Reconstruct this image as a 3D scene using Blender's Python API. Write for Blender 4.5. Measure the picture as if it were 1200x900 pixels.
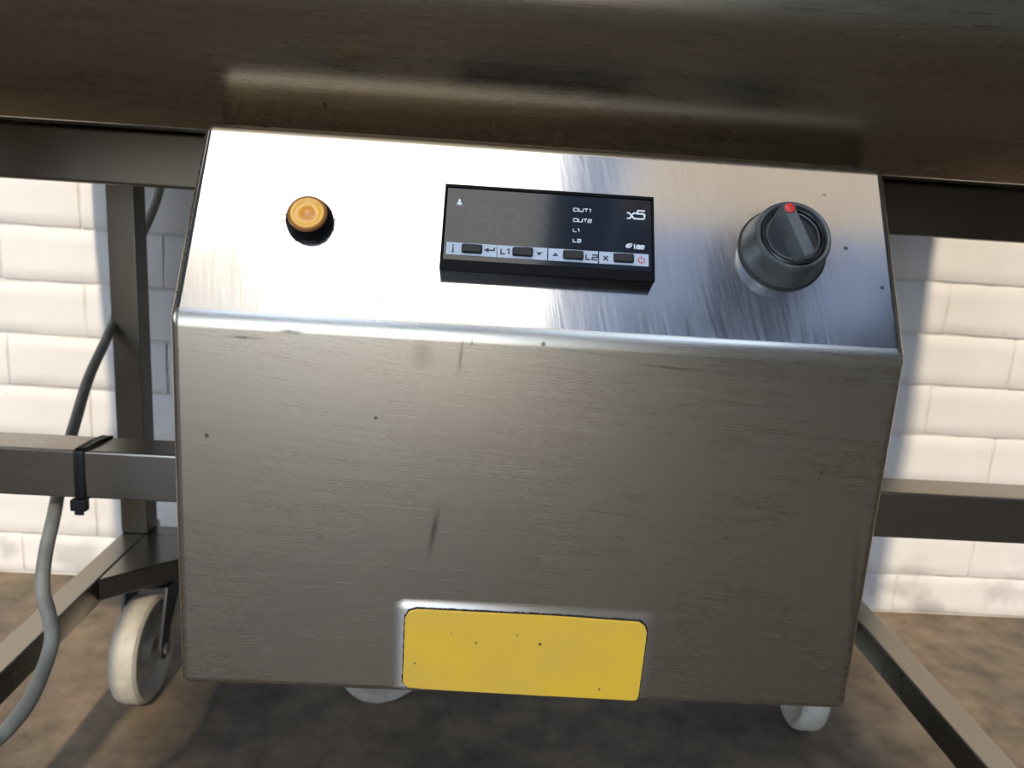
import bpy, bmesh, math, random
from mathutils import Vector, Matrix, Euler
random.seed(7)
for o in list(bpy.data.objects): bpy.data.objects.remove(o)
scn = bpy.context.scene
col = scn.collection
R = math.radians

# ------------------------------------------------------------------ camera
def make_camera():
    p, r, y = .2238, .0645, .0403
    f = Vector((math.sin(y), math.cos(y), 0)); rt = Vector((math.cos(y), -math.sin(y), 0)); up = Vector((0, 0, 1))
    f2 = f*math.cos(p) - up*math.sin(p); up2 = up*math.cos(p) + f*math.sin(p)
    r2 = rt*math.cos(r) + up2*math.sin(r); u3 = up2*math.cos(r) - rt*math.sin(r)
    cd = bpy.data.cameras.new('camera'); cam = bpy.data.objects.new('camera', cd); col.objects.link(cam)
    m = Matrix((r2, u3, -f2)).transposed().to_4x4(); m.translation = Vector((-.0223, -.2873, .6))
    cam.matrix_world = m
    cd.sensor_width = 36; cd.lens = 36*940/1200; cd.clip_start = .01; cd.clip_end = 200
    cd.dof.use_dof = True; cd.dof.focus_distance = .34; cd.dof.aperture_fstop = 22
    scn.camera = cam
make_camera()

# ------------------------------------------------------------------ world, sun, exposure
w = bpy.data.worlds.new('sky'); scn.world = w; w.use_nodes = True
wn = w.node_tree.nodes; wl = w.node_tree.links
bg = wn['Background']
wtc = wn.new('ShaderNodeTexCoord'); wsep = wn.new('ShaderNodeSeparateXYZ'); wr = wn.new('ShaderNodeValToRGB')
wl.new(wtc.outputs['Generated'], wsep.inputs[0]); wl.new(wsep.outputs['Z'], wr.inputs[0]); wl.new(wr.outputs[0], bg.inputs[0])
wr.color_ramp.elements[0].position = 0; wr.color_ramp.elements[0].color = (.74, .86, 1, 1)
wr.color_ramp.elements[1].position = .7; wr.color_ramp.elements[1].color = (.42, .60, .95, 1)
bg.inputs[1].default_value = 4.2
sd = bpy.data.lights.new('sun', 'SUN'); sun = bpy.data.objects.new('sun', sd); col.objects.link(sun)
sd.energy = 2.5; sd.color = (1, .84, .64); sd.angle = R(1.6)
SE, SA = R(38), R(2)
sun.rotation_euler = Vector((math.sin(SA)*math.cos(SE), math.cos(SA)*math.cos(SE), -math.sin(SE))).to_track_quat('-Z', 'Y').to_euler()
sun.location = (0, -5, 5)
scn.view_settings.view_transform = 'Standard'; scn.view_settings.look = 'None'
scn.view_settings.exposure = 0.55; scn.view_settings.gamma = 1; scn.view_settings.use_curve_mapping = False
ROOFLIGHT_WHITE, ROOFLIGHT_DIM = 3.2, .52

# ------------------------------------------------------------------ material helpers
class NT:
    def __init__(s, name):
        s.m = bpy.data.materials.new(name); s.m.use_nodes = True
        s.n = s.m.node_tree.nodes; s.l = s.m.node_tree.links; s.b = s.n['Principled BSDF']
    def node(s, t, **k):
        x = s.n.new(t)
        for a, v in k.items(): setattr(x, a, v)
        return x
    def link(s, a, b): s.l.new(a, b)
    def coord(s, scale=(1,1,1), rot=(0,0,0), src='Object', distort=0, dscale=3):
        tc = s.node('ShaderNodeTexCoord'); mp = s.node('ShaderNodeMapping')
        out = tc.outputs[src]
        if distort:
            nz = s.node('ShaderNodeTexNoise'); nz.inputs['Scale'].default_value = dscale; nz.inputs['Detail'].default_value = 1
            s.link(out, nz.inputs['Vector'])
            sub = s.node('ShaderNodeVectorMath', operation='SUBTRACT'); s.link(nz.outputs['Color'], sub.inputs[0]); sub.inputs[1].default_value = (.5, .5, .5)
            sc = s.node('ShaderNodeVectorMath', operation='SCALE'); s.link(sub.outputs[0], sc.inputs[0]); sc.inputs['Scale'].default_value = distort
            ad = s.node('ShaderNodeVectorMath', operation='ADD'); s.link(out, ad.inputs[0]); s.link(sc.outputs[0], ad.inputs[1]); out = ad.outputs[0]
        if any(rot):
            m0 = s.node('ShaderNodeMapping'); m0.inputs['Rotation'].default_value = rot; s.link(out, m0.inputs[0]); out = m0.outputs[0]
        mp.inputs['Scale'].default_value = scale
        s.link(out, mp.inputs[0]); return mp.outputs[0]
    def noise(s, vec, scale=1, detail=3, rough=.5):
        x = s.node('ShaderNodeTexNoise'); x.inputs['Scale'].default_value = scale; x.inputs['Detail'].default_value = detail
        x.inputs['Roughness'].default_value = rough
        s.link(vec, x.inputs['Vector']); return x.outputs['Fac']
    def ramp(s, fac, stops):
        x = s.node('ShaderNodeValToRGB'); cr = x.color_ramp
        while len(cr.elements) < len(stops): cr.elements.new(.5)
        for e, (p, c) in zip(cr.elements, stops):
            e.position = p; e.color = (c, c, c, 1) if isinstance(c, (int, float)) else (*c, 1)
        s.link(fac, x.inputs[0]); return x.outputs['Color']
    def math(s, op, a, b=0.0):
        x = s.node('ShaderNodeMath', operation=op)
        for i, v in enumerate((a, b)):
            if isinstance(v, (int, float)): x.inputs[i].default_value = v
            else: s.link(v, x.inputs[i])
        return x.outputs[0]
    def mix(s, fac, a, b):
        x = s.node('ShaderNodeMix', data_type='RGBA')
        for sock, v in ((x.inputs[0], fac), (x.inputs[6], a), (x.inputs[7], b)):
            if isinstance(v, (int, float)): sock.default_value = v
            elif isinstance(v, tuple): sock.default_value = (*v, 1)
            else: s.link(v, sock)
        return x.outputs[2]
    def bump(s, h, strength=.2, dist=.001, normal=None):
        x = s.node('ShaderNodeBump'); x.inputs['Strength'].default_value = strength; x.inputs['Distance'].default_value = dist
        s.link(h, x.inputs['Height'])
        if normal: s.link(normal, x.inputs['Normal'])
        return x.outputs[0]

def plain(name, c, rough=.5, metal=0, spec=.5, grime=0, coat=0):
    t = NT(name); b = t.b
    b.inputs['Roughness'].default_value = rough; b.inputs['Metallic'].default_value = metal
    b.inputs['Specular IOR Level'].default_value = spec; b.inputs['Coat Weight'].default_value = coat
    v = t.coord(); n = t.noise(v, 60, 4)
    b.inputs['Base Color'].default_value = (*c, 1)
    if grime:
        f = t.ramp(n, [(.4, 0), (.75, 1)])
        t.link(t.mix(t.math('MULTIPLY', f, grime), c, tuple(x*.35 for x in c)), b.inputs['Base Color'])
    t.link(t.bump(n, .08, .0005), b.inputs['Normal'])
    return t.m

def steel(name, base=(.56,.53,.49), rough=.2, streak=(6, 6, 300), rot=(0,0,0), swirl=.02, blotch=.06, specks=True, relief=.12, halo=None, scratch=0.35, tint=(.50,.44,.36), grain=.16, stains_and_shade=(), dark=.22):
    t = NT(name); b = t.b
    b.inputs['Metallic'].default_value = 1
    v = t.coord(streak, rot, distort=swirl, dscale=7)
    s1 = t.noise(v, 1, 4, .65)
    vb = t.coord((1,1,1)); big = t.noise(vb, 9, 3, .55)
    # roughness: brushed streaks and wiped patches
    r = t.math('ADD', t.math('MULTIPLY', t.math('SUBTRACT', s1, .5), grain), rough)
    r = t.math('ADD', r, t.math('MULTIPLY', t.math('SUBTRACT', big, .5), blotch*3))
    # long fine scratches
    v2 = t.coord((streak[0]*1.3, streak[1]*1.3, streak[2]*3.0), (rot[0]+.0, rot[1]+R(7), rot[2]), distort=swirl*2, dscale=4)
    sc = t.ramp(t.noise(v2, 1, 2, .5), [(.66, 0), (.78, 1)])
    r = t.math('ADD', r, t.math('MULTIPLY', sc, scratch*.3))
    t.link(r, b.inputs['Roughness'])
    c = t.mix(t.ramp(big, [(.35, 0), (.7, 1)]), base, tuple((x+y)/2 for x, y in zip(base, tint)))
    c = t.mix(t.math('MULTIPLY', t.ramp(s1, [(.3, 1), (.6, 0)]), dark), c, tuple(x*.6 for x in base))
    c = t.mix(t.math('MULTIPLY', sc, scratch*.6), c, tuple(min(1, x*1.45) for x in base))
    if specks:
        vo = t.node('ShaderNodeTexVoronoi'); vo.inputs['Scale'].default_value = 75; t.link(vb, vo.inputs['Vector'])
        gate = t.ramp(t.noise(vb, 25, 2), [(.52, 0), (.6, 1)])
        f = t.math('MULTIPLY', t.ramp(vo.outputs['Distance'], [(.045, 1), (.08, 0)]), gate)
        c = t.mix(t.math('MULTIPLY', f, .8), c, (.03, .025, .02))
    for (x, z, rx, rz, a, k) in stains_and_shade:       # rubbed-in marks and drips; one panel entry paints the knob's shade
        tc = t.node('ShaderNodeTexCoord'); mp = t.node('ShaderNodeMapping', vector_type='TEXTURE'); t.link(tc.outputs['Object'], mp.inputs[0])
        mp.inputs['Location'].default_value = (x, 0, z); mp.inputs['Rotation'].default_value = (0, R(a), 0); mp.inputs['Scale'].default_value = (rx, 1000, rz)
        ln = t.node('ShaderNodeVectorMath', operation='LENGTH'); t.link(mp.outputs[0], ln.inputs[0])
        f = t.math('MULTIPLY', t.ramp(ln.outputs['Value'], [(.1, 1), (1, 0)]), t.ramp(t.noise(vb, 500, 3), [(.3, .45), (.6, 1)]))
        c = t.mix(t.math('MULTIPLY', f, k), c, (.05, .045, .035))
    t.link(c, b.inputs['Base Color'])
    nrm = t.bump(s1, relief, .0004)
    warp = t.noise(vb, 5, 1, .4)
    nrm = t.bump(warp, .4, .002, nrm)
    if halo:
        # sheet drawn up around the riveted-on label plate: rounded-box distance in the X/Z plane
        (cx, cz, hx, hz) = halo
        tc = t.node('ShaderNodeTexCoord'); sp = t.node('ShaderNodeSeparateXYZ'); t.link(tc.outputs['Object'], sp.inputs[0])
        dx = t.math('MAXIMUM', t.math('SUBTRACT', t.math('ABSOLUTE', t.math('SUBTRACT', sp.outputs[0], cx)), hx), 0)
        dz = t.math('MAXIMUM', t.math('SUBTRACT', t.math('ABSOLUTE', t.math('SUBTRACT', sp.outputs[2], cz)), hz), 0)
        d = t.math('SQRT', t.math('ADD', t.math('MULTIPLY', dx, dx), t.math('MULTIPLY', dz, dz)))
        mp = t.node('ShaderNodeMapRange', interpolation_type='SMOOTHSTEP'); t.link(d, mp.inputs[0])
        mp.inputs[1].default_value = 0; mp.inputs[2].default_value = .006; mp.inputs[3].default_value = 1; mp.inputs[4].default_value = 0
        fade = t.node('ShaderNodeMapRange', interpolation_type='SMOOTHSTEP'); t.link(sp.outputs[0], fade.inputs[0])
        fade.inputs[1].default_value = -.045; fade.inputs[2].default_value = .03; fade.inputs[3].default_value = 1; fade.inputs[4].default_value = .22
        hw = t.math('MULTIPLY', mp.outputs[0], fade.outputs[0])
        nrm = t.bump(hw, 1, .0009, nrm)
        painted_glint = t.math('MULTIPLY', t.math('POWER', hw, .8), t.ramp(t.noise(v, .6, 2), [(.2, .7), (.6, 1)]))  # highlight beside the plate, painted as near-white base colour
        t.link(t.mix(painted_glint, c, (.97, .95, .90)), b.inputs['Base Color'])
        t.link(t.math('ADD', r, t.math('MULTIPLY', painted_glint, .22)), b.inputs['Roughness'])
    t.link(nrm, b.inputs['Normal'])
    return t.m

# ------------------------------------------------------------------ materials
M = {}
M['front'] = steel('brushed_steel_front', (.50,.435,.345), .27, (18, 18, 900), (0, R(-4), 0), swirl=.02, grain=.10, relief=.03, dark=.10, scratch=.25, stains_and_shade=[(-.037,.070,.0018,.0150,8,.7), (-.0300,.1390,.0009,.0100,4,.6), (-.0262,.1445,.0008,.0026,0,.6), (-.0915,.1444,.0058,.0014,2,.95), (-.1080,.1412,.0090,.0007,1,.8), (.0470,.1390,.0150,.0006,3,.7), (-.0440,.1390,.0050,.0080,0,.35), (.1300,.0500,.0020,.0400,-6,.4)], halo=(.0008, .0185, .0468, .0175), tint=(.42,.36,.28))
M['panel'] = steel('brushed_steel_panel', (.62,.60,.58), .13, (700, 40, 40), (0, R(14), 0), swirl=.012, relief=.04, grain=.14, stains_and_shade=[(.0860,.1950,.0090,.0040,0,.4), (-.0600,.1560,.0016,.0008,0,.9), (.1090,.2050,.0012,.0008,0,.8)], blotch=.04, scratch=.2)  # first entry is knob shade painted into the panel colour
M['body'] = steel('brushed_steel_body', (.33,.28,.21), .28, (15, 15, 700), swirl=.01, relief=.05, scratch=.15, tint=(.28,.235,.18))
M['tube'] = steel('satin_steel_tube', (.34,.31,.265), .25, (12, 12, 12), swirl=.0, relief=.05, scratch=.1, specks=False, blotch=.04, tint=(.30,.265,.22))
M['tube_dark'] = steel('shaded_steel_tube', (.14,.118,.09), .34, (12, 12, 12), swirl=0, relief=.05, scratch=.1, specks=False, blotch=.04, tint=(.11,.09,.07))  # tube steel darkened for apron shade on the upper rail; rear legs share it
M['black'] = plain('black_plastic', (.005,.005,.006), .5, spec=.08)
M['button'] = plain('worn_black_rubber', (.012,.011,.010), .6, grime=.5)
M['glass'] = plain('smoked_display_window', (.006,.009,.014), .09, spec=.34)
M['white'] = plain('white_print', (.80,.82,.85), .5)
M['legend'] = plain('pale_blue_legend_print', (.50,.56,.64), .45, grime=.25)
M['ink'] = plain('dark_print', (.012,.014,.02), .5)
M['red'] = plain('red_print', (.55,.02,.05), .5)
M['segment'] = plain('unlit_segment', (.009,.012,.018), .10, spec=.36)
M['tie'] = plain('black_nylon', (.006,.006,.007), .38)
M['rubber'] = plain('black_sealant', (.01,.009,.008), .6)
M['bolt'] = plain('zinc_bolt', (.35,.33,.30), .4, 1)
M['fork'] = plain('dark_zinc_fork', (.10,.10,.10), .42, .8, grime=.4)
M['nylon'] = plain('cream_nylon', (.56,.51,.41), .45, grime=.45)
M['dkknob'] = plain('black_knob_insert', (.012,.012,.013), .3, grime=.5)
M['reddot'] = plain('red_marker', (.62,.03,.03), .4)

def m_knob():
    t = NT('worn_grey_knob_plastic'); b = t.b; v = t.coord(); n = t.noise(v, 300, 5, .65); g = t.noise(v, 90, 3)
    t.link(t.mix(t.ramp(g, [(.35, 0), (.7, 1)]), (.10,.11,.11), (.045,.048,.045)), b.inputs['Base Color'])
    t.link(t.ramp(n, [(.2, .28), (.8, .5)]), b.inputs['Roughness']); t.link(t.bump(n, .15, .0004), b.inputs['Normal'])
    return t.m
M['knob'] = m_knob()

def m_amber():
    t = NT('amber_lens'); b = t.b; v = t.coord((1,1,1))
    ln = t.node('ShaderNodeVectorMath', operation='LENGTH'); sp = t.node('ShaderNodeSeparateXYZ'); cb = t.node('ShaderNodeCombineXYZ')
    t.link(v, sp.inputs[0]); t.link(sp.outputs[0], cb.inputs[0]); t.link(sp.outputs[1], cb.inputs[1]); t.link(cb.outputs[0], ln.inputs[0])
    rr = ln.outputs['Value']
    t.link(t.ramp(t.math('MULTIPLY', rr, 150), [(0, (.80,.25,.03)), (.4, (.85,.36,.04)), (.75, (.95,.48,.03)), (1, (.65,.24,.02))]), b.inputs['Base Color'])
    b.inputs['Roughness'].default_value = .25; b.inputs['Coat Weight'].default_value = .15; b.inputs['Coat Roughness'].default_value = .04
    rings = t.math('SINE', t.math('MULTIPLY', rr, 6000))
    t.link(t.bump(rings, .03, .0001), b.inputs['Normal'])
    return t.m
M['amber'] = m_amber()
M['amber_rim'] = plain('amber_rim', (.35,.14,.03), .3)

def m_yellow():
    t = NT('yellow_plastic_plate'); b = t.b; v = t.coord((1,1,1))
    n = t.noise(v, 30, 3); f = t.ramp(n, [(.3, 0), (.75, 1)])
    c = t.mix(f, (.95,.56,.035), (.86,.51,.07))
    vo = t.node('ShaderNodeTexVoronoi'); vo.inputs['Scale'].default_value = 150; t.link(v, vo.inputs['Vector'])
    gate = t.ramp(t.noise(v, 47, 2), [(.56, 0), (.60, 1)])
    c = t.mix(t.math('MULTIPLY', t.ramp(vo.outputs['Distance'], [(.06, 1), (.12, 0)]), gate), c, (.06,.04,.02))
    t.link(c, b.inputs['Base Color']); b.inputs['Roughness'].default_value = .42
    t.link(t.bump(t.noise(v, 200, 3), .1, .0004), b.inputs['Normal'])
    return t.m
M['yellow'] = m_yellow()

def m_cable():
    t = NT('grey_cable_sheath'); b = t.b; v = t.coord((1,1,1)); n = t.noise(v, 900, 3, .6); g = t.noise(v, 40, 3)
    t.link(t.mix(t.ramp(g, [(.35, 0), (.7, 1)]), (.30,.30,.26), (.18,.18,.155)), b.inputs['Base Color'])
    b.inputs['Roughness'].default_value = .5
    t.link(t.bump(n, .35, .0006), b.inputs['Normal'])
    return t.m
M['cable'] = m_cable()

def m_paint(name, c1, c2, dirt=True):
    t = NT(name); b = t.b; v = t.coord((1,1,1))
    tc = t.node('ShaderNodeNewGeometry').outputs['Position']
    n = t.noise(tc, 5, 5, .6); n2 = t.noise(tc, 70, 5, .65); n3 = t.noise(tc, 16, 3)
    c = t.mix(t.ramp(n, [(.35, 0), (.7, 1)]), c1, c2)
    if dirt:
        sp = t.node('ShaderNodeSeparateXYZ'); t.link(tc, sp.inputs[0])
        low = t.ramp(sp.outputs[2], [(.0, 1), (.14, 0)])
        f = t.math('MULTIPLY', low, t.ramp(n3, [(.50, 0), (.66, 1)]))
        chips = t.ramp(t.noise(tc, 38, 4, .7), [(.70, 0), (.74, 1)])
        f = t.math('ADD', t.math('MULTIPLY', f, .5), t.math('MULTIPLY', chips, .35))
        c = t.mix(f, c, (.20,.18,.17))
    t.link(c, b.inputs['Base Color']); b.inputs['Roughness'].default_value = .55
    nrm = t.bump(n2, .2, .0015); t.link(t.bump(n3, .35, .004, nrm), b.inputs['Normal'])
    return t.m
M['paint'] = m_paint('white_masonry_paint', (.70,.68,.655), (.63,.61,.575))
M['joint'] = m_paint('painted_mortar', (.66,.64,.60), (.50,.48,.44))
M['wallplain'] = m_paint('hall_wall_paint', (.40,.38,.34), (.34,.32,.29), False)
M['ceil'] = m_paint('blue_grey_ceiling', (.24,.30,.41), (.20,.26,.36), False)

def m_floor():
    t = NT('worn_concrete'); b = t.b; tc = t.coord((1,1,1))
    n = t.noise(tc, 4, 6, .62); n2 = t.noise(tc, 22, 6, .65); n3 = t.noise(tc, 120, 4, .7)
    c = t.mix(t.ramp(n, [(.32, 0), (.68, 1)]), (.29,.215,.14), (.056,.049,.040))
    c = t.mix(t.math('MULTIPLY', t.ramp(n2, [(.42, 0), (.70, 1)]), .5), c, (.034,.030,.026))
    v2 = t.coord((1,1,1)); mu = t.noise(v2, 9, 5, .7)
    c = t.mix(t.math('MULTIPLY', t.ramp(mu, [(.6, 0), (.72, 1)]), .5), c, (.05,.04,.034))
    t.link(c, b.inputs['Base Color'])
    t.link(t.ramp(n2, [(.3, .42), (.7, .75)]), b.inputs['Roughness'])
    nrm = t.bump(n3, .3, .001); t.link(t.bump(n2, .3, .003, nrm), b.inputs['Normal'])
    return t.m
M['floor'] = m_floor()

def m_emit(name, c, s):
    t = NT(name); b = t.b
    b.inputs['Base Color'].default_value = (.6,.6,.6,1); b.inputs['Roughness'].default_value = .5
    b.inputs['Emission Color'].default_value = (*c, 1); b.inputs['Emission Strength'].default_value = s
    return t.m
M['rl_white'] = m_emit('bright_translucent_rooflight', (1, .97, .90), ROOFLIGHT_WHITE)
M['glow_blue'] = m_emit('added_blue_glow', (.36, .54, .96), .38)  # glow added to tint the panel's reflection blue
M['glow_soft'] = m_emit('added_soft_glow', (1, .95, .86), .95)  # glow added to lift a dark corner of the panel's reflection
M['rl_dim'] = m_emit('weathered_translucent_rooflight', (1, .86, .68), ROOFLIGHT_DIM)

# ------------------------------------------------------------------ mesh helpers
def finish(bm, name, mats, parent=None, mat=None, smooth=40, kind=None):
    me = bpy.data.meshes.new(name)
    bmesh.ops.recalc_face_normals(bm, faces=bm.faces)
    bm.to_mesh(me); bm.free()
    for m in (mats if isinstance(mats, (list, tuple)) else [mats]): me.materials.append(m)
    if smooth:
        me.shade_smooth(); me.set_sharp_from_angle(angle=R(smooth))
    o = bpy.data.objects.new(name, me); col.objects.link(o)
    if smooth and smooth < 60:
        md = o.modifiers.new('weighted_normals', 'WEIGHTED_NORMAL'); md.keep_sharp = True; md.weight = 80
    if parent: o.parent = parent
    if mat is not None: o.matrix_local = mat
    if kind: o['kind'] = kind
    return o

def thing(name, label, cat, loc=(0,0,0), group=None):
    o = bpy.data.objects.new(name, None); col.objects.link(o); o.location = loc; o.empty_display_size = .05
    o['label'] = label; o['category'] = cat
    if group: o['group'] = group
    return o
def struct(o): o['kind'] = 'structure'; return o

def add_box(bm, lo, hi, bev=0, seg=2, mi=0, mat=None):
    lo, hi = Vector(lo), Vector(hi)
    r = bmesh.ops.create_cube(bm, size=1); vs = r['verts']
    for v in vs:
        v.co = Vector(((v.co.x+.5)*(hi.x-lo.x)+lo.x, (v.co.y+.5)*(hi.y-lo.y)+lo.y, (v.co.z+.5)*(hi.z-lo.z)+lo.z))
    if bev:
        es = list({e for v in vs for e in v.link_edges})
        rr = bmesh.ops.bevel(bm, geom=es, offset=bev, segments=seg, profile=.5, affect='EDGES'); vs = list(set(rr['verts']) | {v for v in vs if v.is_valid})
    for f in {f for v in vs for f in v.link_faces}: f.material_index = mi
    if mat: bmesh.ops.transform(bm, matrix=mat, verts=vs)
    return vs

def add_lathe(bm, prof, n=48, mat=None, cap=True):
    """prof = [(radius, height)] about local Z"""
    rings = []
    for r, z in prof:
        if r < 1e-7: rings.append([bm.verts.new((0, 0, z))])
        else: rings.append([bm.verts.new((r*math.cos(2*math.pi*i/n), r*math.sin(2*math.pi*i/n), z)) for i in range(n)])
    for a, b in zip(rings, rings[1:]):
        for i in range(n):
            j = (i+1) % n
            if len(a) == 1 and len(b) > 1: bm.faces.new((a[0], b[i], b[j]))
            elif len(b) == 1 and len(a) > 1: bm.faces.new((a[i], a[j], b[0]))
            elif len(a) > 1: bm.faces.new((a[i], a[j], b[j], b[i]))
    if cap:
        for rg in (rings[0], rings[-1]):
            if len(rg) > 2: bm.faces.new(rg)
    vs = [v for rg in rings for v in rg]
    if mat: bmesh.ops.transform(bm, matrix=mat, verts=vs)
    return vs

def add_prism(bm, pts, axis_lo, axis_hi, axis='X', bev=0, seg=3):
    """closed polygon extruded along an axis; pts are the other two coords in order"""
    def P(a, p):
        if axis == 'X': return (a, p[0], p[1])
        if axis == 'Y': return (p[0], a, p[1])
        return (p[0], p[1], a)
    A = [bm.verts.new(P(axis_lo, p)) for p in pts]; B = [bm.verts.new(P(axis_hi, p)) for p in pts]
    n = len(pts); bm.faces.new(A); bm.faces.new(B[::-1])
    for i in range(n): bm.faces.new((A[i], A[(i+1) % n], B[(i+1) % n], B[i]))
    vs = A+B
    if bev:
        es = list({e for v in vs for e in v.link_edges})
        bmesh.ops.bevel(bm, geom=es, offset=bev, segments=seg, profile=.5, affect='EDGES')
    return vs

def stroke(bm, pts, wd, z0, z1, closed=False):
    """flat raised lettering stroke: constant-width mitred ribbon through pts"""
    P = [Vector(p) for p in pts]; n = len(P); L = []; Rr = []
    for i in range(n):
        a = P[i-1] if (i > 0 or closed) else None; b = P[(i+1) % n] if (i < n-1 or closed) else None
        d1 = (P[i]-a).normalized() if a is not None else None; d2 = (b-P[i]).normalized() if b is not None else None
        if d1 is None: d1 = d2
        if d2 is None: d2 = d1
        t = (d1+d2)
        t = t.normalized() if t.length > 1e-6 else d1
        nn = Vector((-t.y, t.x)); k = max(.35, abs(nn.dot(Vector((-d1.y, d1.x)))))
        L.append(P[i]+nn*wd/2/k); Rr.append(P[i]-nn*wd/2/k)
    m = n if closed else n-1
    vt = [[bm.verts.new((q.x, q.y, z)) for q in S] for z in (z0, z1) for S in (L, Rr)]
    l0, r0, l1, r1 = vt
    for i in range(m):
        j = (i+1) % n
        bm.faces.new((l1[i], r1[i], r1[j], l1[j])); bm.faces.new((l0[i], l1[i], l1[j], l0[j])); bm.faces.new((r0[i], r0[j], r1[j], r1[i]))
    if not closed:
        for i in (0, n-1): bm.faces.new((l0[i], r0[i], r1[i], l1[i]))

def tube(bm, pts, rad, n=14, sub=8):
    """Catmull-Rom swept tube with parallel-transport frames"""
    P = [Vector(p) for p in pts]; S = []
    for i in range(len(P)-1):
        p0 = P[max(0, i-1)]; p1 = P[i]; p2 = P[i+1]; p3 = P[min(len(P)-1, i+2)]
        for k in range(sub):
            t = k/sub
            S.append(.5*((2*p1)+(p2-p0)*t+(2*p0-5*p1+4*p2-p3)*t*t+(3*p1-p0-3*p2+p3)*t**3))
    S.append(P[-1]); rings = []; u = None
    for i, s in enumerate(S):
        d = (S[min(i+1, len(S)-1)]-S[max(i-1, 0)]).normalized()
        if u is None: u = d.orthogonal().normalized()
        u = (u-d*u.dot(d)).normalized(); v = d.cross(u)
        rings.append([bm.verts.new(s+(u*math.cos(2*math.pi*k/n)+v*math.sin(2*math.pi*k/n))*rad) for k in range(n)])
    for a, b in zip(rings, rings[1:]):
        for k in range(n): bm.faces.new((a[k], a[(k+1) % n], b[(k+1) % n], b[k]))
    bm.faces.new(rings[0]); bm.faces.new(rings[-1])

def box_obj(name, lo, hi, m, parent=None, bev=0, smooth=40):
    bm = bmesh.new(); add_box(bm, lo, hi, bev); return finish(bm, name, m, parent, smooth=smooth)

# ------------------------------------------------------------------ the setting
WY = .86                       # face of the brick wall
XL, XR, YF, ZC = -4.0, 3.6, -5.5, 3.2
struct(box_obj('floor', (-12, -14, -.2), (XR+.2, WY+.25, 0), M['floor'], smooth=0))
back = struct(box_obj('wall_back', (XL-.2, WY+.0028, 0), (XR+.2, WY+.25, ZC+.2), M['joint'], smooth=0))
bm = bmesh.new()   # left wall with a wide unglazed opening above a sill, added for light from the left
add_box(bm, (XL-.2, YF, 0), (XL, -3.4, ZC)); add_box(bm, (XL-.2, -1.4, 0), (XL, WY+.0028, ZC)); add_box(bm, (XL-.2, -3.4, 2.4), (XL, -1.4, ZC)); add_box(bm, (XL-.2, -3.4, 0), (XL, -1.4, .9))
struct(finish(bm, 'wall_left', M['wallplain'], smooth=0))
struct(box_obj('wall_right', (XR, YF, 0), (XR+.2, WY+.0028, ZC), M['wallplain'], smooth=0))
# wall behind the camera with an open loading doorway on its left
bm = bmesh.new()
add_box(bm, (XL-.2, YF-.2, 0), (-2.6, YF, ZC)); add_box(bm, (.25, YF-.2, 0), (XR+.2, YF, ZC)); add_box(bm, (-2.6, YF-.2, 2.9), (.25, YF, ZC))
struct(finish(bm, 'wall_front', M['wallplain'], smooth=0))
# ceiling: solid slabs around an open vent added for sun (middle slab added to shade the box), translucent rooflights and glow panes
bm = bmesh.new()
for lo, hi in [((XL-.2, YF-.2), (XR+.2, -4.1)), ((XL-.2, -4.1), (-1.6, -2.25)), ((1.7, -4.1), (XR+.2, -2.25)), ((-.5, -4.1), (.35, -2.25)),
               ((XL-.2, -2.25), (XR+.2, -2.12)), ((XL-.2, -2.12), (-1.45, -.7)), ((.5, -2.12), (1.75, -1.90)), ((.92, -1.90), (1.36, -1.43)),
               ((1.75, -2.12), (XR+.2, -.7)), ((XL-.2, -.7), (XR+.2, WY+.25))]:
    add_box(bm, (*lo, ZC), (*hi, ZC+.12))
struct(finish(bm, 'ceiling', M['ceil'], smooth=0))
struct(box_obj('window_1', (-.9, -2.12, ZC+.02), (.2, -.7, ZC+.05), M['rl_white'], smooth=0))
struct(box_obj('glow_pane_7', (-1.45, -2.12, ZC+.02), (-.905, -1.555, ZC+.05), M['glow_soft'], smooth=0))  # unseen glowing pane added to soften the panel's lower-left reflection
struct(box_obj('window_6', (-1.45, -1.55, ZC+.02), (-.9, -.7, ZC+.05), M['rl_white'], smooth=0))
struct(box_obj('window_2', (.5, -1.42, ZC+.02), (1.75, -.7, ZC+.05), M['rl_dim'], smooth=0))

struct(box_obj('glow_pane_3', (.21, -2.12, ZC+.02), (.49, -.7, ZC+.05), M['glow_blue'], smooth=0))  # this and the next two: unseen panes added for blue reflections
struct(box_obj('glow_pane_4', (.5, -1.90, ZC+.02), (.92, -1.43, ZC+.05), M['glow_blue'], smooth=0))
struct(box_obj('glow_pane_5', (1.36, -1.90, ZC+.02), (1.75, -1.43, ZC+.05), M['glow_blue'], smooth=0))

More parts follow.
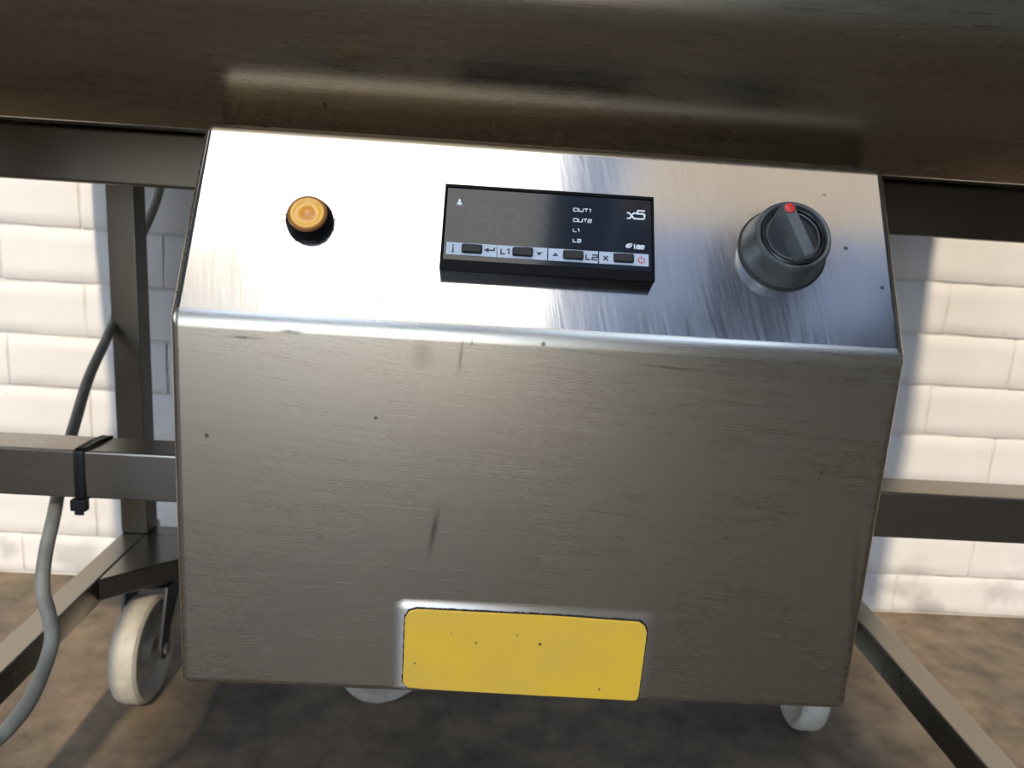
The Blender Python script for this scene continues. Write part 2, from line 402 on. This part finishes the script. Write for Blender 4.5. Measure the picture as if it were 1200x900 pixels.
# painted bricks, each a part of the back wall
CH, BL, GAP = .0765, .225, .0022
def brick_mesh(seed, wd, full=True):
    rng = random.Random(seed); bm = bmesh.new()
    hx, hz = wd/2-.0004, CH/2-GAP/2; nx = 10; nz = 6
    d = lambda s=.0007: rng.uniform(-s, s)
    fr = [[None]*(nz+1) for _ in range(nx+1)]
    for i in range(nx+1):
        for k in range(nz+1):
            x = 0 if nx == 0 else (-hx if i == 0 else hx if i == nx else (-hx+.003)+(2*hx-.006)*(i-1)/(nx-2)); z = -hz if k == 0 else hz if k == nz else (-hz+.003)+(2*hz-.006)*(k-1)/(nz-2)
            edge = i in (0, nx) or k in (0, nz)
            y = (.0025 if k in (0, nz) else .0003 if edge else 0)+d(.0007)
            if i in (0, nx) and k in (0, nz): y += .001
            fr[i][k] = bm.verts.new((x+(d(.0012) if edge else 0), y, z+(d(.0016) if edge else 0)))
    for i in range(nx):
        for k in range(nz): bm.faces.new((fr[i][k], fr[i+1][k], fr[i+1][k+1], fr[i][k+1]))
    loop = [fr[i][0] for i in range(nx+1)]+[fr[nx][k] for k in range(1, nz+1)]+[fr[i][nz] for i in range(nx-1, -1, -1)]+[fr[0][k] for k in range(nz-1, 0, -1)]
    bk = [bm.verts.new((v.co.x, .03, v.co.z)) for v in loop]
    for a in range(len(loop)):
        b = (a+1) % len(loop); bm.faces.new((loop[a], bk[a], bk[b], loop[b]))
    bmesh.ops.recalc_face_normals(bm, faces=bm.faces)
    me = bpy.data.meshes.new('brick'); bm.to_mesh(me); bm.free(); me.materials.append(M['paint']); me.shade_smooth(); return me
bmesh_pool = [brick_mesh(i, BL) for i in range(8)]
Z0 = .065-CH                   # first bed joint sits just above the floor
rng = random.Random(3)
far = []
for c in range(43):
    zc = Z0+CH*(c+.5); off = .0 if c % 2 else BL/2
    xj = .763-off                       # joints measured at x=.763 in odd courses
    k0 = math.floor((XL-xj)/BL); x = xj+k0*BL
    while x < XR:
        xc = x+BL/2; x += BL
        if c <= 10 and -1.35 < xc < 1.5:
            o = bpy.data.objects.new('brick', rng.choice(bmesh_pool)); col.objects.link(o); o.parent = back
            o.location = (xc, WY+rng.uniform(-.0006, .0006), zc); o.rotation_euler = (rng.uniform(-.004, .004), rng.uniform(-.004, .004)+(math.pi if rng.random() < .5 else 0), rng.uniform(-.003, .003))
            if c == 0: o.scale = (1, 1, .83); o.location.z = .0335
        elif zc < ZC-.03 and XL+.1 < xc < XR-.1: far.append((xc, zc))
bm = bmesh.new()
for xc, zc in far:
    add_box(bm, (xc-BL/2+.002, WY, zc-CH/2+.002), (xc+BL/2-.002, WY+.03, zc+CH/2-.002))
finish(bm, 'brick_field', M['paint'], back, smooth=0, kind='stuff')

# ------------------------------------------------------------------ machine frame
fr = thing('conveyor_table', 'stainless steel machine with an overhanging apron on square tube legs and castors', 'machine', (0, .35, 0))
FO = Vector((0, .35, 0))
def fbox(name, lo, hi, bev=.0022, mat='tube'):
    bm = bmesh.new(); add_box(bm, Vector(lo)-FO, Vector(hi)-FO, bev, 2); return finish(bm, name, M[mat], fr)
# body: apron leaning out over the viewer, rounded fold, upright side above
bm = bmesh.new()
prof = [(.70, .640), (.70, .95), (.020, .95), (.020, .720)]
c0 = Vector((.0335, .674))
lip = [(.0605, .6212), (.0625, .6205), (.0645, .6212), (.0645, .640)]
fold = [(.0215, .676), (.0219, .672), (.0230, .6685), (.0248, .6652), (.0272, .6610)]
prof = prof+fold+lip
add_prism(bm, [(y-.35, z) for y, z in prof], -.575, .600, 'X')
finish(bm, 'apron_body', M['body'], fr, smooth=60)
fbox('underside_tray', (-.565, .0655, .6335), (.590, .69, .6395), 0)
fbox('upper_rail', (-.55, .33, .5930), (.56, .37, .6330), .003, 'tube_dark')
fbox('upper_rail', (-.55, .652, .5930), (.56, .682, .6330), .003)
fbox('lower_rail', (-.55, .33, .3450), (.56, .37, .3855), .0025)
for x in (-.565, .575):
    fbox('hanger_post', (x-.0145, .335, .3450), (x+.0145, .365, .6335))
for x0, x1 in ((-.455, -.423), (.400, .432)):
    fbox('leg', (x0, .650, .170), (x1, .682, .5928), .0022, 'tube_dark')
    fbox('leg', (x0, .070, .170), (x1, .102, .6335))
for x0, x1 in ((-.455, -.427), (.412, .440)):
    fbox('base_beam', (x0, -.04, .140), (x1, .700, .170))
fbox('cross_beam', (-.4265, .652, .141), (.4115, .680, .1695))
for s, x in ((1, -.4265), (-1, .4115)):
    bm = bmesh.new(); tri = [(x, .528-.35), (x+s*.135, .6515-.35), (x, .6515-.35)]
    add_prism(bm, tri, .1445, .1698, 'Z', .001, 1); finish(bm, 'gusset_plate', M['tube'], fr, smooth=30)
bm = bmesh.new(); add_box(bm, (-.14, .56-.35, .1450), (-.02, .6515-.35, .1510), .001, 1); finish(bm, 'castor_plate', M['tube'], fr)

# castors: fork and wheel, wheel turned with rot about its swivel
def castor(x, y, rot, top=.1440):
    # parts of the machine: castor > fork, wheel, hub, bolt as sub-parts
    mt = Matrix.Translation(Vector((x, y, 0))-FO) @ Matrix.Rotation(rot, 4, 'Z')
    bm = bmesh.new()
    add_lathe(bm, [(.0, .132), (.026, .132), (.026, .138), (.022, .1395), (.0, .1395)], 32)
    add_box(bm, (-.0255, -.030, .1395), (.0255, .030, top-.0002), .001, 1)
    root = finish(bm, 'castor', M['fork'], fr, mt)
    # local: wheel trails toward -Y by .04, axis along X
    bm = bmesh.new()
    for s in (-1, 1):
        pts = [(.020, .132), (-.026, .132), (-.050, .072), (-.050, .055), (-.040, .050), (-.030, .056), (-.022, .080), (.012, .118)]
        A = [bm.verts.new((s*.0225, p[0], p[1])) for p in pts]; B = [bm.verts.new((s*.0252, p[0], p[1])) for p in pts]
        bm.faces.new(A); bm.faces.new(B)
        for i in range(len(pts)):
            j = (i+1) % len(pts); bm.faces.new((A[i], A[j], B[j], B[i]))
    add_box(bm, (-.0252, -.026, .1300), (.0252, .022, .1330), .0008, 1)
    finish(bm, 'fork', M['fork'], root, smooth=30)
    bm = bmesh.new()
    q = Matrix.Translation((0, -.040, .0625)) @ Matrix.Rotation(math.pi/2, 4, 'Y')
    pr = [(.0, -.0135), (.0125, -.0135), (.014, -.010), (.020, -.0055), (.041, -.0055), (.046, -.0115), (.050, -.0150), (.0565, -.0155), (.0605, -.0125),
          (.0622, -.006), (.0617, -.001), (.0617, .001), (.0622, .006), (.0605, .0125), (.0565, .0155), (.050, .0150), (.046, .0115), (.041, .0055), (.020, .0055), (.014, .010), (.0125, .0135), (.0, .0135)]
    add_lathe(bm, pr, 56, q, cap=False); finish(bm, 'wheel', M['nylon'], root, smooth=35)
    bm = bmesh.new(); add_lathe(bm, [(0, -.0290), (.0062, -.0290), (.0068, -.0255), (.0042, -.0250), (.0042, .0250), (.0068, .0255), (.0062, .0290), (0, .0290)], 6, q, cap=False)
    finish(bm, 'axle_bolt', M['bolt'], root, smooth=20)
    return root
castor(-.400, .612, R(0))
castor(.390, .612, R(-4))
castor(-.081, .605, R(-62))
# keep the front pair just outside the frame on the base beams, so the machine stands
for x in (-.441, .426): castor(x, .03, R(0), .1400)

# ------------------------------------------------------------------ control box
cb = thing('control_box', 'brushed stainless steel control box with a sloping top panel and yellow plate', 'control box', (0, .16, .405))
CO = Vector((0, .16, .405))
bm = bmesh.new()
prof = [(.3295, .407), (0, .4045), (0, .5524), (.0420, .6224), (.3295, .6195)]
add_prism(bm, [(y-CO.y, z-CO.z) for y, z in prof], -.135, .135, 'X', .0038, 4)
bm.normal_update()
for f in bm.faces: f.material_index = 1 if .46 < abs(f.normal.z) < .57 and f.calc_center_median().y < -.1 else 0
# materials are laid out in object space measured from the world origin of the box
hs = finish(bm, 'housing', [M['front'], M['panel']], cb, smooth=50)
TILT = .54
PANEL = Matrix.Translation(-CO) @ Matrix(((1, 0, 0, 0), (0, math.sin(TILT), -math.cos(TILT), 0), (0, math.cos(TILT), math.sin(TILT), .5524), (0, 0, 0, 1)))
FRONT = Matrix.Translation(-CO) @ Matrix(((1, 0, 0, 0), (0, 0, -1, 0), (0, 1, 0, 0), (0, 0, 0, 1)))
mm = .001

# yellow plate riveted at the foot of the front face
outl = [(-46.6, 5.2), (-44.6, 2.9), (-30, 2.6), (10, 1.9), (46.0, 1.2), (47.9, 1.6), (48.4, 3.5), (49.0, 31.6), (48.0, 34.2), (45.6, 36.0), (10, 37.0), (-42.0, 37.3), (-45.2, 36.2), (-46.6, 33.5)]
outl = [(x, y+.4) for x, y in outl]
def grow(pts, d):
    cx, cy = 1.0, 19.3
    return [(x+(d if x > cx else -d), y+(d if y > cy else -d)) for x, y in pts]
def plate(name, pts, z0, z1, m, parent, bev=0, jag=0):
    bm = bmesh.new(); P = []
    rg = random.Random(5)
    for i in range(len(pts)):
        a, b = Vector(pts[i]), Vector(pts[(i+1) % len(pts)]); n = max(1, int((b-a).length/1.0)) if jag else 1
        for k in range(n):
            q = a.lerp(b, k/n)
            if jag: q += Vector((rg.uniform(-jag, jag), rg.uniform(-jag, jag)))
            P.append((q.x*mm, (q.y+405)*mm))
    add_prism(bm, P, z0, z1, 'Z', bev, 2)
    return finish(bm, name, m, parent, FRONT if parent is cb else None, smooth=30)
yp = plate('warning_plate', outl, .0003, .0016, M['yellow'], cb, .0004); yp['label'] = 'yellow plastic plate with no print'
yp.name = 'yellow_plate'
plate('plate_edge_sealant', grow(outl, .45), -.0002, .0007, M['rubber'], yp, jag=.22)

# indicator lamp
LM = PANEL @ Matrix.Translation((-.0893, .0412, 0))
bm = bmesh.new()
add_lathe(bm, [(.0, -.001), (.0085, -.001), (.0088, .0004), (.0087, .0022), (.0078, .0050), (.0073, .0056), (.0066, .0054), (.0, .0046)], 56, cap=False)
il = finish(bm, 'indicator_lamp', M['black'], cb, LM, smooth=35); il['label'] = 'amber round indicator lamp'
bm = bmesh.new(); add_lathe(bm, [(.0, .0050), (.0073, .0050), (.00735, .0060), (.0070, .0066), (.0064, .0064), (.0063, .0056)], 56, cap=False)
finish(bm, 'rim', M['amber_rim'], il)
bm = bmesh.new(); add_lathe(bm, [(.0, .0070), (.0012, .00695), (.0022, .0066), (.0035, .0063), (.0048, .0064), (.0058, .0068), (.0063, .0066), (.0064, .0056), (0, .0050)], 56, cap=False)
finish(bm, 'lens', M['amber'], il, smooth=60)
# dried ring of sealant crumbs round the lamp
bm = bmesh.new(); rg = random.Random(2)
for i in range(70):
    a = rg.uniform(0, 6.283); rr = .0090+abs(rg.gauss(0, .0006)); s = rg.uniform(.00008, .00022)
    add_box(bm, (rr*math.cos(a)-s, rr*math.sin(a)-s, -.0001), (rr*math.cos(a)+s, rr*math.sin(a)+s, s))
o = finish(bm, 'sealant_crumbs', M['rubber'], il, smooth=0); o['kind'] = 'stuff'

# rotary switch
KM = PANEL @ Matrix.Translation((.0902, .0416, 0))
bm = bmesh.new()
add_lathe(bm, [(.0, -.0008), (.0162, -.0008), (.0164, .0004), (.0163, .0020), (.0158, .0040), (.0145, .0108), (.0139, .0122), (.0133, .0126), (.0126, .0124), (.0122, .0116), (.0122, .0100), (.0, .0100)], 72, cap=False)
kn = finish(bm, 'rotary_switch', M['knob'], cb, KM, smooth=40); kn['label'] = 'grey rotary switch with red dot'
bm = bmesh.new(); add_lathe(bm, [(.0, -.0002), (.0171, -.0002), (.0171, .0006), (.0165, .0010), (.0, .0010)], 64, cap=False)
finish(bm, 'gasket', M['rubber'], kn)
bm = bmesh.new(); add_lathe(bm, [(.0, .0102), (.0119, .0102), (.0119, .0118), (.0113, .0122), (.0108, .0118), (.0106, .0106), (.0, .0106)], 64, cap=False)
finish(bm, 'dial', M['dkknob'], kn)
bm = bmesh.new(); add_lathe(bm, [(.0101, .0104), (.0101, .0116), (.0098, .0119), (.0094, .0116), (.0094, .0104)], 64, cap=False)
finish(bm, 'dial_ring', M['knob'], kn)
LV = Matrix.Rotation(R(19), 4, 'Z')
bm = bmesh.new()   # grip bar, narrower at its crest, closing to a rounded pointer
sec = [(-.0041, .0104), (-.0030, .0150), (-.0021, .0168), (.0021, .0168), (.0030, .0150), (.0041, .0104)]
rows = []
for y, k, dz in [(-.0112, .55, -.0022), (-.0104, .85, -.0008), (-.0085, 1, 0), (.0085, 1, 0), (.0104, .9, -.0006), (.0115, .62, -.0022)]:
    rows.append([bm.verts.new((x*k, y, max(.0104, z+(dz if z > .0106 else 0)))) for x, z in sec])
for a, b in zip(rows, rows[1:]):
    for i in range(len(sec)-1): bm.faces.new((a[i], a[i+1], b[i+1], b[i]))
    bm.faces.new((a[-1], a[0], b[0], b[-1]))
bm.faces.new(rows[0]); bm.faces.new(rows[-1])
bmesh.ops.transform(bm, matrix=LV, verts=bm.verts)
finish(bm, 'grip_bar', M['knob'], kn, smooth=25)
bm = bmesh.new(); add_lathe(bm, [(.0, .0164), (.00195, .0164), (.00195, .0172), (.0016, .0174), (.0, .0174)], 28, LV @ Matrix.Translation((0, .0088, 0)), cap=False)
finish(bm, 'red_dot', M['reddot'], kn)

# temperature controller
bm = bmesh.new()
add_box(bm, (-.0396, .0222, -.0010), (.0396, .0577, .0052), .0009, 3)
tcb = finish(bm, 'temperature_controller', M['black'], cb, PANEL, smooth=35); tcb['label'] = 'black digital temperature controller with four keys'
bm = bmesh.new()
for lo, hi in [((-.0396, .0563), (.0396, .0577)), ((-.0396, .0222), (.0396, .0262)), ((-.0396, .0262), (-.0387, .0563)), ((.0387, .0262), (.0396, .0563))]:
    add_box(bm, (*lo, .0050), (*hi, .0060), .0003, 2)
finish(bm, 'bezel_rim', M['black'], tcb, smooth=35)
bm = bmesh.new(); add_box(bm, (-.0386, .0263, .0050), (.0386, .0562, .0055), .0001, 1)
finish(bm, 'display_window', M['glass'], tcb, smooth=35)
T0, T1 = .00545, .00562
def strokes(name, lst, wd, m, parent=tcb, z0=T0, z1=T1):
    bm = bmesh.new()
    for it in lst:
        closed = False; ww = wd
        if isinstance(it, tuple) and it and it[0] == 'c': closed = True; it = it[1]
        stroke(bm, [(x*mm, y*mm) for x, y in it], ww*mm, z0, z1, closed)
    return finish(bm, name, m, parent, smooth=0)
# squared capitals in a unit box (w, h)
G = {'O': (1.25, [('c', [(0,.12),(.12,0),(1.13,0),(1.25,.12),(1.25,.88),(1.13,1),(.12,1),(0,.88)])]),
     'U': (1.2, [[(0,1),(0,.12),(.12,0),(1.08,0),(1.2,.12),(1.2,1)]]),
     'T': (1.1, [[(0,1),(1.1,1)], [(.55,1),(.55,0)]]),
     '1': (.5, [[(0,.95),(.4,1),(.4,0)]]),
     '2': (1.1, [[(0,1),(1.0,1),(1.1,.9),(1.1,.6),(1,.5),(.1,.5),(0,.4),(0,0),(1.1,0)]]),
     'L': (.95, [[(0,1),(0,0),(.95,0)]]),
     'l': (.2, [[(0,1.35),(0,0),(.15,0)]]), 'a': (1.0, [[(.05,1),(.9,1),(1,.9),(1,0),(.1,0),(0,.1),(0,.45),(.1,.55),(1,.55)]]),
     'e': (1.0, [[(1,0),(.1,0),(0,.1),(0,.9),(.1,1),(.9,1),(1,.9),(1,.5),(0,.5)]])}
def word(txt, x, y, h, gap=.38, sx=1.0, slant=-.008):
    out = []
    for ch in txt:
        wd, ls = G[ch]
        for l in ls:
            c = isinstance(l, tuple)
            pts = [(x+px*h*sx, y+py*h+slant*px*h) for px, py in (l[1] if c else l)]
            out.append(('c', pts) if c else pts)
        x += (wd*sx+gap)*h
    return out
strokes('output_lettering', word('OUT1', 9.1, 49.6, 1.25)+word('OUT2', 9.1, 45.2, 1.25, .3, .97)+word('L1', 9.1, 40.9, 1.2)+word('L2', 9.1, 36.6, 1.2), .30, M['white'])
# x5 emblem
strokes('model_lettering', [[(29.3, 50.3), (30.2, 50.3), (32.0, 48.0), (33.0, 48.0)], [(29.3, 48.0), (30.3, 48.0), (31.2, 49.1)], [(31.2, 49.6), (32.0, 50.4), (32.9, 50.4)],
        [(36.2, 51.5), (33.5, 51.5), (33.1, 50.2), (35.6, 50.2), (36.0, 49.8), (35.9, 48.4), (35.4, 48.0), (32.9, 48.0)]], .62, M['white'])
lb = word('lae', 32.1, 35.5, 1.35, .36, .86)
strokes('maker_lettering', lb, .46, M['white'])
def fill(name, polys, m, parent=tcb, z0=T0, z1=T1):
    bm = bmesh.new()
    for p in polys: add_prism(bm, [(x*mm, y*mm) for x, y in p], z0, z1, 'Z')
    return finish(bm, name, m, parent, smooth=0)
fill('leaf_emblem', [[(28.9, 35.7), (28.7, 36.3), (29.1, 37.0), (30.0, 37.4), (31.2, 37.5), (31.3, 36.9), (30.9, 36.1), (30.2, 35.6), (29.5, 35.5)]], M['white'])
strokes('leaf_vein', [[(29.3, 35.9), (30.2, 36.5), (31.0, 37.2)]], .22, M['ink'], z0=T1-.00002, z1=T1+.00005)
# bell symbol
fill('bell_symbol', [[(-35.0, 49.5), (-34.4, 50.2), (-34.3, 51.1), (-33.9, 51.7), (-33.4, 51.1), (-33.3, 50.2), (-32.7, 49.4), (-33.9, 49.1)], [(-34.2, 48.95), (-33.5, 48.9), (-33.8, 48.6)],
        [(-35.1, 48.9), (-34.8, 49.1), (-34.7, 48.8)], [(-32.9, 48.8), (-32.5, 48.9), (-32.6, 48.5)]], M['white'])
# unlit seven-segment digits
sg = []
for (x0, x1) in ((-29.6, -22.4), (-19.0, -11.9), (-8.6, -1.4)):
    yb, ym, yt, k = 36.6, 42.6, 48.6, .6
    for a, b in [((x0+k, yb), (x1-k, yb)), ((x0+.25+k, ym), (x1+.25-k, ym)), ((x0+.5+k, yt), (x1+.5-k, yt)), ((x0, yb+k), (x0+.25, ym-k)), ((x0+.25, ym+k), (x0+.5, yt-k)),
                 ((x1, yb+k), (x1+.25, ym-k)), ((x1+.25, ym+k), (x1+.5, yt-k))]: sg.append([a, b])
strokes('digit_segments', sg, .95, M['segment'], z1=.00552)
# key legends and keys
bx = [(-37.6, -19.1), (-18.8, -.45), (0, 18.4), (18.85, 37.3)]
for x0, x1 in bx:
    bm = bmesh.new(); add_box(bm, (x0*mm, .0284, T0), (x1*mm, .03335, T1), .0000, 1); finish(bm, 'key_legend', M['legend'], tcb, smooth=0)
ink0, ink1 = T1-.00004, T1+.00010
strokes('letter_i', [[(-35.1, 29.5), (-35.1, 31.4)], [(-35.1, 31.9), (-35.1, 32.5)], [(-35.4, 31.3), (-35.1, 31.3)], [(-35.5, 29.5), (-34.7, 29.5)]], .5, M['ink'], z0=ink0, z1=ink1)
strokes('enter_arrow', [[(-20.0, 32.2), (-20.0, 31.0), (-22.6, 31.0)]], .55, M['ink'], z0=ink0, z1=ink1)
fill('arrow_heads', [[(-23.8, 31.0), (-22.0, 32.0), (-22.0, 30.0)], [(-4.5, 31.4), (-2.2, 31.4), (-3.35, 30.1)], [(1.5, 30.3), (3.8, 30.3), (2.65, 31.7)]], M['ink'], z0=ink0, z1=ink1)
for tx, x, y in (('L1', -17.5, 29.9), ('L2', 14.0, 29.7)): strokes('key_lettering', word(tx, x, y, 2.0, .33, .85), .52, M['ink'], z0=ink0, z1=ink1)
strokes('cross_symbol', [[(20.5, 29.8), (22.1, 31.6)], [(20.5, 31.6), (22.1, 29.8)]], .55, M['ink'], z0=ink0, z1=ink1)
arc = [(34.6+1.15*math.sin(R(a)), 30.8+1.15*math.cos(R(a))) for a in range(40, 321, 20)]
strokes('power_symbol', [arc, [(34.6, 30.9), (34.6, 32.6)]], .36, M['red'], z0=ink0, z1=ink1)
for i, x in enumerate((-28.1, -9.4, 9.3, 28.0)):
    bm = bmesh.new(); add_box(bm, ((x-3.9)*mm, .0292, .0052), ((x+3.7)*mm, .0327, .0070), .0007, 3)
    rg = random.Random(i)
    for v in bm.verts: v.co += Vector((rg.uniform(-1, 1), rg.uniform(-1, 1), 0))*.00009
    finish(bm, 'button', M['button'], tcb, smooth=40)


# ------------------------------------------------------------------ cable and tie
cab = [(-0.33, 0.55, 0.9565), (-0.37, 0.66, 0.962), (-0.4, 0.74, 0.935), (-0.415, 0.79, 0.85), (-0.435, 0.81, 0.7), (-0.4536, 0.8, 0.5858), (-0.4676, 0.77, 0.5227), (-0.473, 0.73, 0.4663), (-0.4532, 0.645, 0.427), (-0.4387, 0.56, 0.3907), (-0.4159, 0.48, 0.3624), (-0.3981, 0.42, 0.3398), (-0.3677, 0.345, 0.326), (-0.3609, 0.315, 0.3023), (-0.3564, 0.3, 0.2805), (-0.3447, 0.285, 0.2673), (-0.335, 0.27, 0.2562), (-0.3309, 0.25, 0.2445), (-0.3273, 0.22, 0.2349), (-0.3321, 0.195, 0.2273), (-0.3448, 0.17, 0.2222), (-0.42, 0.14, 0.16), (-0.5, 0.12, 0.07), (-0.6, 0.13, 0.015), (-0.75, 0.17, 0.0058), (-1.0, 0.2, 0.0058)]
bm = bmesh.new(); tube(bm, cab, .0054, 16, 8)
pc = finish(bm, 'power_cable', M['cable'], smooth=60)
pc['label'] = 'grey power cable hanging behind and below the rail on the left'; pc['category'] = 'cable'

# cable tie round the lower rail: flat strap bent over the rail, skewed across its top
ct = thing('cable_tie', 'black nylon cable tie wrapped around the horizontal rail left of the box', 'cable tie', (-.338, .35, .345))
TO = Vector((-.338, .35, .345))
def strap(path, wd, th):
    """path = [(x, y, z, outward normal)] closed loop"""
    bm = bmesh.new(); rings = []
    for x, y, z, ny, nz in path:
        c = Vector((x, y, z))-TO; n = Vector((0, ny, nz)).normalized()
        rings.append([bm.verts.new(c+Vector((sx*wd/2, 0, 0))+n*h) for sx, h in ((-1, 0), (-1, th), (-.35, th*1.0), (-.30, th*.7), (.30, th*.7), (.35, th*1.0), (1, th), (1, 0))])
    n = len(rings)
    for i in range(n):
        a, b = rings[i], rings[(i+1) % n]
        for k in range(8): bm.faces.new((a[k], a[(k+1) % 8], b[(k+1) % 8], b[k]))
    return bm
y0, y1, z0, z1 = .3298, .3702, .3448, .3857
xf, xb = -.3378, -.3365
pth = [(xf, y0, z0+.003, -1, 0), (xf, y0, .365, -1, 0), (xf+.0003, y0, z1-.0025, -1, 0), (xf+.0007, y0+.001, z1-.0003, -.7, .7), (xf+.0015, y0+.0035, z1+.0004, -.1, 1),
       (-.3345, .350, z1+.0014, 0, 1), (-.3325, y1-.003, z1+.0004, .1, 1), (-.3325, y1-.0005, z1-.0005, .7, .7), (-.333, y1, z1-.003, 1, 0), (-.3345, y1, .365, 1, 0), (-.336, y1, z0+.002, 1, 0), (-.336, y1-.001, z0, .7, -.7),
       (-.3365, y1-.004, z0-.0002, 0, -1), (-.337, .350, z0-.0006, 0, -1), (xf, y0+.004, z0-.0002, 0, -1), (xf, y0+.0008, z0+.0003, -.7, -.7)]
finish(strap(pth, .0078, .0014), 'strap', M['tie'], ct, smooth=50)
bm = bmesh.new()
add_box(bm, Vector((xf-.0062, y0-.0062, z0-.0085))-TO, Vector((xf+.0062, y0+.0010, z0+.0010))-TO, .0009, 2)
hd = finish(bm, 'tie_head', M['tie'], ct, smooth=35)
bm = bmesh.new(); add_box(bm, Vector((xf-.0036, y0-.0046, z0-.0122))-TO, Vector((xf+.0036, y0-.0030, z0-.0080))-TO, .0003, 1)
finish(bm, 'cut_tail', M['tie'], ct, smooth=35)
